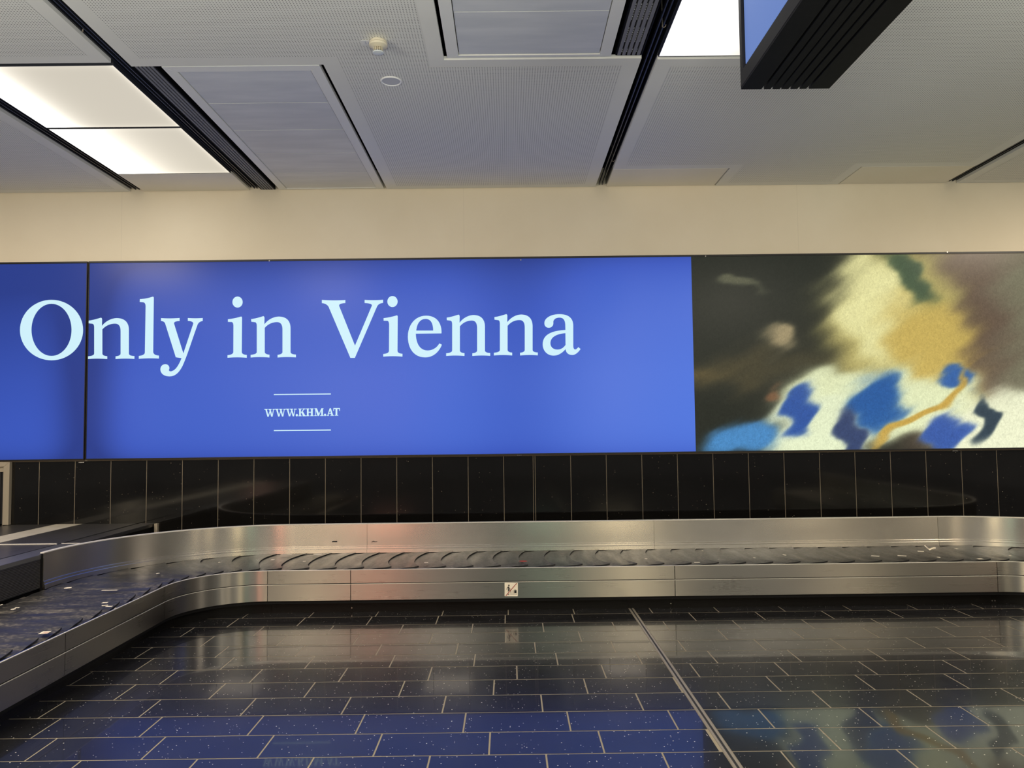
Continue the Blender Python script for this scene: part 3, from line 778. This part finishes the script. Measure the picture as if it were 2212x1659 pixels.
# no-walking sticker on the lower fascia
def sticker():
    yf = CY+.65-.0012; s = 27.66
    def P(x, y, d=0): q = ony(1070+x/s, 1240+y/s, yf-d); return (q.x, yf-d, q.z)
    c = P(950, 1330)
    t = empty('warning_sticker', c, 'square white no stepping sticker with red slash on the steel fascia', 'sticker')
    x0, x1, y0, y1, r = 552, 1345, 522, 1332, 40
    pts = []
    for cx, cy, a0 in ((x1-r, y0+r, -90), (x1-r, y1-r, 0), (x0+r, y1-r, 90), (x0+r, y0+r, 180)):
        for k in range(6):
            a = math.radians(a0+18*k); pts.append(P(cx+r*math.cos(a), cy+r*math.sin(a)))
    MB().slab(pts, (0, .001, 0)).build('sticker_face', M['stickw'], t)
    f = MB()
    def q(*pp): f.poly([P(x, y, .0008) for x, y in pp])
    f.poly([P(808+44*math.cos(a*math.pi/10), 676+44*math.sin(a*math.pi/10), .0008) for a in range(20)])
    q((770, 742), (828, 745), (838, 800), (836, 880), (858, 960), (850, 985), (800, 1000), (780, 1080), (758, 1078), (752, 970), (768, 880), (760, 830))
    q((770, 742), (780, 790), (728, 825), (708, 935), (670, 935), (692, 810))
    q((832, 850), (905, 888), (925, 915), (905, 920), (832, 890))
    q((845, 940), (930, 985), (945, 1140), (915, 1140), (905, 1010), (848, 985))
    q((756, 1180), (796, 1180), (800, 1250), (748, 1248))
    f.build('walking_figure', M['ink'], t)
    f = MB()
    q((1128, 968), (1268, 968), (1268, 1138), (1128, 1138)); q((1052, 972), (1082, 972), (1082, 1138), (1052, 1138))
    q((1140, 925), (1235, 925), (1245, 965), (1232, 965), (1225, 940), (1150, 940), (1143, 965), (1130, 965))
    f.build('suitcase_symbol', M['ink'], t)
    f = MB()
    for k in range(6):
        cx = 872+k*77; f.poly([P(cx+25*math.cos(a*math.pi/6), 1200+22*math.sin(a*math.pi/6), .0008) for a in range(12)])
    q((850, 1196), (1270, 1196), (1270, 1204), (850, 1204))
    f.build('roller_symbol', M['ink'], t)
    f = MB(); f.poly([P(x, y, .0014) for x, y in ((610, 1290), (1255, 548), (1298, 558), (655, 1306))])
    f.build('red_slash', M['redink'], t)
sticker()
# two small stickers on the guard
p = ony(722.8, 1169.7, CY+1.618); o = MB().box(p.x-.026, p.x+.026, CY+1.6165, CY+1.6195, p.z-.007, p.z+.006).build('tape_strip', M['rubedge'])
tag(o, 'small dark strip of tape on the steel guard left of centre', 'tape')
p = ony(808.5, 1170, CY+1.618); b = MB()
for dx, dz, w, h in ((-.02, 0, .014, .006), (-.008, .003, .018, .008), (.008, -.002, .02, .006), (.024, 0, .012, .005), (-.024, -.012, .012, .003), (-.004, -.014, .01, .003)):
    b.box(p.x+dx-w/2, p.x+dx+w/2, CY+1.6165, CY+1.6195, p.z+dz-h/2, p.z+dz+h/2)
tag(b.build('torn_sticker', M['rubedge']), 'dark torn sticker remnant on the guard beside a vertical seam', 'sticker')

# ---------------------------------------------------------------- litter on the belt
def scrap(px, py, w, h, label, m='paper', shape='rect', z=.428, curl=.0, ang=0, group='paper scraps lying on the belt'):
    P = onz(px, py, z); r = random.Random(int(px*7+py))
    k = P.y/F_PX; W = w*k; H = h*k*P.y/(EYE-z)
    if shape == 'rect': pts = [(-.5, -.5), (.1, -.5), (.5, -.42), (.5, .5), (-.1, .46), (-.5, .5)]
    elif shape == 'oval': pts = [(.5*math.cos(a*math.pi/5), .5*math.sin(a*math.pi/5)*(1+.15*r.uniform(-1, 1))) for a in range(10)]
    else: pts = [(-.5, .1), (-.42, .5), (-.2, .2), (-.08, -.1), (.2, 0), (.5, .35), (.44, -.1), (.15, -.5), (-.18, -.45), (-.3, -.1)]
    c, s = math.cos(ang), math.sin(ang); b = MB()
    vv = []
    for x, y in pts:
        X, Y = x*W, y*H; vv.append((P.x+c*X-s*Y, P.y+s*X+c*Y, z+curl*abs(x)*2))
    b.slab(vv, (0, 0, .0012))
    o = b.build('paper_scrap', M[m]); tag(o, label, 'litter', group)
    return o
t = scrap(97, 1366.5, 17, 5.5, 'pale printed label scrap on the belt nearest the camera', ang=.12)
LB = onz(97, 1366.5, .4295); b = MB()
for kx in range(3): b.box(LB.x-.012, LB.x+.022, LB.y-.018+kx*.014, LB.y-.014+kx*.014, .4293, .4297)
b.build('printed_lines', M['redink'], t)
scrap(146.5, 1270, 15, 3.2, 'long cream scrap on the belt near the left guard', shape='oval')
scrap(28.8, 1316, 9, 2.6, 'small cream scrap at the left edge of the belt', shape='oval')
scrap(37.5, 1312.8, 9, 1.2, 'thin broken paper sliver beside the small cream scrap at left')
scrap(1.5, 1307, 5, 3, 'white crumb of paper cut by the left picture edge', shape='oval')
scrap(226.5, 1302, 11, 1.8, 'pinkish flat scrap, farthest of three beside the left fascia')
scrap(226.5, 1307.8, 12, 1.6, 'slanted paper sliver between two scraps by the left fascia', ang=.5)
scrap(235.5, 1310, 13, 1.8, 'flat white strip, nearest of three scraps by the left fascia')
scrap(249, 1314, 2.6, 1.8, 'tiny round white crumb touching the left fascia edge', shape='oval')
scrap(237, 1275, 33, 1.3, 'very long thin pale straw lying across the left belt')
scrap(341, 1238.8, 6, 2.2, 'bright white crumb in the belt bend nearer the left', shape='oval')
scrap(474.5, 1214.7, 6, 2.4, 'bright white crumb in the belt bend farther right', shape='torn')
scrap(589, 1209, 7, 1.8, 'short white scrap on the first plate after the left bend')
scrap(618, 1198.5, 24, 1.4, 'thin white strip along the guard after the left bend')
scrap(686, 1197.6, 17, 1.8, 'white strip with pink end beside the guard left of centre', ang=.05)
scrap(657.6, 1212.6, 6, 1.3, 'small white fleck in the middle of a plate left of centre')
scrap(920.7, 1215.5, 8, 1.3, 'slanted white sliver on the belt left of the sticker', ang=.25)
scrap(1130.4, 1212.2, 17, 2.2, 'flat red paper scrap on the belt above the sticker', 'redpaper', 'oval', group='coloured scraps on the belt')
scrap(1395.6, 1207, 6, 1.6, 'small pale crumb on the belt right of the centre', shape='oval')
scrap(1505.5, 1215, 12, 1.4, 'short white strip at the front edge of the belt right of centre')
scrap(1517.7, 1190, 2.6, 1.5, 'tiny white speck near the guard right of centre', shape='oval')
scrap(1629.7, 1205, 5, 1.5, 'yellowish crumb on the belt below the painted print', shape='oval')
scrap(1694.5, 1198.7, 6.5, 2.4, 'oval white crumb on the belt below the painted print', shape='oval')
scrap(1890.7, 1201.2, 16, 1.7, 'bent thin straw wrapper, leftmost of two on the right belt', ang=-.6)
scrap(1948.4, 1200.7, 17, 1.6, 'straight thin white wrapper left of the torn paper', ang=-.5)
scrap(1989, 1191, 12, 1.6, 'faint pale sliver just left of the torn paper', ang=-.4)
scrap(2027.8, 1204, 6, 1.8, 'pale crumb just right of and below the torn paper', shape='oval')
scrap(2066, 1185.4, 5, 1.2, 'tiny pale fleck near the guard right of the torn paper')
scrap(2117, 1207.2, 10, 1.5, 'short cream strip near the right end of the front edge')
scrap(2182, 1200.4, 5, 1.3, 'small pale fleck at the far right of the belt')
# the standing torn piece of paper
P = onz(2009, 1188, .43)
b = MB(); k = P.y/F_PX
outl = [(-10, 9), (-8, 9.3), (-5, 5), (0, 2.6), (4, 3.5), (8, 6.5), (10.5, 6.0), (9.5, 3.0), (6, 0.6), (1, -1.2), (-3, -.2), (-6, 3)]
b.slab([(P.x+x*k, P.y+.02*math.sin(x*.5), P.z+y*k) for x, y in outl], (0, .0012, 0))
tag(b.build('torn_paper', M['stickw']), 'curled torn white paper standing on the right part of the belt', 'litter')

# ---------------------------------------------------------------- feed conveyor deck behind the guard on the left
def feed():
    z = .690
    t = empty('feed_conveyor', (-4.6, 6.5, 0), 'dark feed conveyor deck left of the carousel running out of the wall', 'conveyor')
    y1 = WALL-.004; y0 = 2.0
    MB().box(-5.50, -4.990, y0, y1, z-.04, z-.004).build('deck_plate', M['deck'], t, bevel=.003)
    MB().box(-4.985, -4.70, y0, y1, z-.04, z-.002).build('guide_strip', M['offwhite'], t, bevel=.003)
    MB().box(-4.695, -4.10, y0, 7.115, z-.04, z-.004).build('deck_plate', M['deck'], t, bevel=.003)
    MB().box(-4.695, -4.10, 7.135, y1, z-.04, z-.004).build('deck_plate', M['deck'], t, bevel=.003)
    MB().box(-4.695, -4.10, 7.118, 7.132, z-.04, z+.002).build('joint_strip', M['edge'], t)
    MB().box(-4.062, -3.895, y0, 7.115, z-.04, z).build('side_rim', M['deckrim'], t, bevel=.003)
    MB().box(-4.062, -3.90, 7.135, y1, z-.04, z-.003).build('side_rim', M['deck'], t, bevel=.003)
    MB().box(-4.055, -3.895, 7.118, 7.132, z-.05, z+.003).build('joint_bracket', M['edge'], t)
    MB().box(-3.885, -3.865, y0, 6.49, .42, z-.035).build('ribbed_skirt', M['ribbed'], t)
    MB().box(-3.892, -3.862, y0, 6.49, z-.035, z+.002).build('edge_profile', M['deckrim'], t, bevel=.002)
    MB().box(-5.48, -3.93, y0, y1, .02, z-.045).build('housing', M['core'], t)
    MB().box(-3.89, -3.855, 8.60, y1, .45, z-.006).build('corner_post', M['alu'], t)
feed()
def hatch():
    t = empty('conveyor_hatch', (-6.2, WALL, .69), 'aluminium framed wall hatch with dark curtain strips at the left edge', 'hatch')
    y = WALL-.002; xr = -5.478; xl = -6.95; zt = 1.376; w = .066
    MB().slab([(xr, y, .69), (xr, y, zt), (xr-w, y, zt-w*.8), (xr-w, y, .69)], (0, -.05, 0)).build('frame_post', M['alu'], t, bevel=.003)
    MB().slab([(xl, y, .69), (xl, y, zt), (xl+w, y, zt-w*.8), (xl+w, y, .69)], (0, -.05, 0)).build('frame_post', M['alu'], t, bevel=.003)
    MB().slab([(xl, y, zt), (xr, y, zt), (xr-w, y, zt-w*.8), (xl+w, y, zt-w*.8)], (0, -.05, 0)).build('frame_head', M['alu'], t, bevel=.003)
    MB().box(xl+w, xr-w, y-.03, y-.02, zt-w*1.65, zt-w*.8).build('head_rail', M['alu'], t)
    MB().box(xl+w, xr-w, y-.008, y-.003, .69, zt-w).build('opening_shade_sheet', M['plenum'], t)  # flat black sheet on the wall, standing in for the unlit opening
    x = xl+w
    while x < xr-w-.02:
        MB().box(x+.003, min(x+.1, xr-w)-.003, y-.018, y-.013, .70, zt-w*1.6).build('curtain_strip', M['rubedge'], t); x += .1
hatch()

# ---------------------------------------------------------------- lights
def area(name, loc, size, power, col, rot=(0, 0, 0), sy=None, spread=None):
    l = bpy.data.lights.new(name, 'AREA'); l.shape = 'RECTANGLE' if sy else 'SQUARE'; l.size = size
    if sy: l.size_y = sy
    l.energy = power; l.color = col
    if spread: l.spread = spread
    o = bpy.data.objects.new(name, l); o.location = loc; o.rotation_euler = rot; C.objects.link(o); return o
WARM = (1, .86, .68); NEUT = (1, .92, .80)
for x, y, p in ((-5.6, 5.0, 130), (-3.2, 3.0, 110), (1.7, 2.2, 80), (7.0, 5.8, 150), (4.6, 1.2, 70), (-1.5, -1.5, 90), (2.8, -2.5, 90), (-6.5, -1.5, 80)):
    area('ceiling_lamp', (x, y, ZC-.03), 1.1, p, WARM)
# unseen lamps behind the camera, set for the coloured bands mirrored in the steel
H90 = (math.radians(90), 0, 0)
for x, w, p, c in ((-5.4, .8, 75, (1, .78, .5)), (-3.6, 1.1, 75, (1, .40, .26)), (-7.6, .7, 30, (1, .5, .34)), (3.2, 1.2, 80, (1, .82, .50)), (9.0, 1.5, 60, (1, .8, .52)), (13, 1.0, 50, (1, .8, .52)), (-11.5, .8, 50, (1, .82, .55)), (1.0, .8, 18, (.62, 1, .72))):
    area('hall_lamp', (x, -6.5, 2.7), w, p*.7, c, H90, 2.2)

for x, y, p in ((-5.0, 0, 300), (0, -.6, 300), (5.0, 0, 300)):
    area('ceiling_fill', (x, y, 1.9), 2.6, p, (1, 1, .88), (math.pi, 0, 0))  # no real fixture: fill added from below to brighten the ceiling
w = bpy.data.worlds.new('hall'); bpy.context.scene.world = w; w.use_nodes = True
bg = w.node_tree.nodes['Background']; bg.inputs[0].default_value = (.14, .135, .13, 1); bg.inputs[1].default_value = 1.0

# ---------------------------------------------------------------- camera
cam = bpy.data.cameras.new('camera'); cam.sensor_width = 36; cam.lens = 36*F_PX/2212; cam.clip_start = .05; cam.clip_end = 100
co = bpy.data.objects.new('camera', cam); C.objects.link(co)
fw = ray(1106, 829.5); rt = ray(1106+F_PX, 829.5)-fw; up = ray(1106, 829.5-F_PX)-fw
m = Matrix((rt.normalized(), up.normalized(), (-fw).normalized())).transposed().to_4x4()
m.translation = (0, 0, EYE); co.matrix_world = m
sc = bpy.context.scene; sc.camera = co
sc.view_settings.view_transform = 'Standard'; sc.view_settings.look = 'None'
sc.view_settings.exposure = 0; sc.view_settings.gamma = 1
sc.cycles.max_bounces = 8
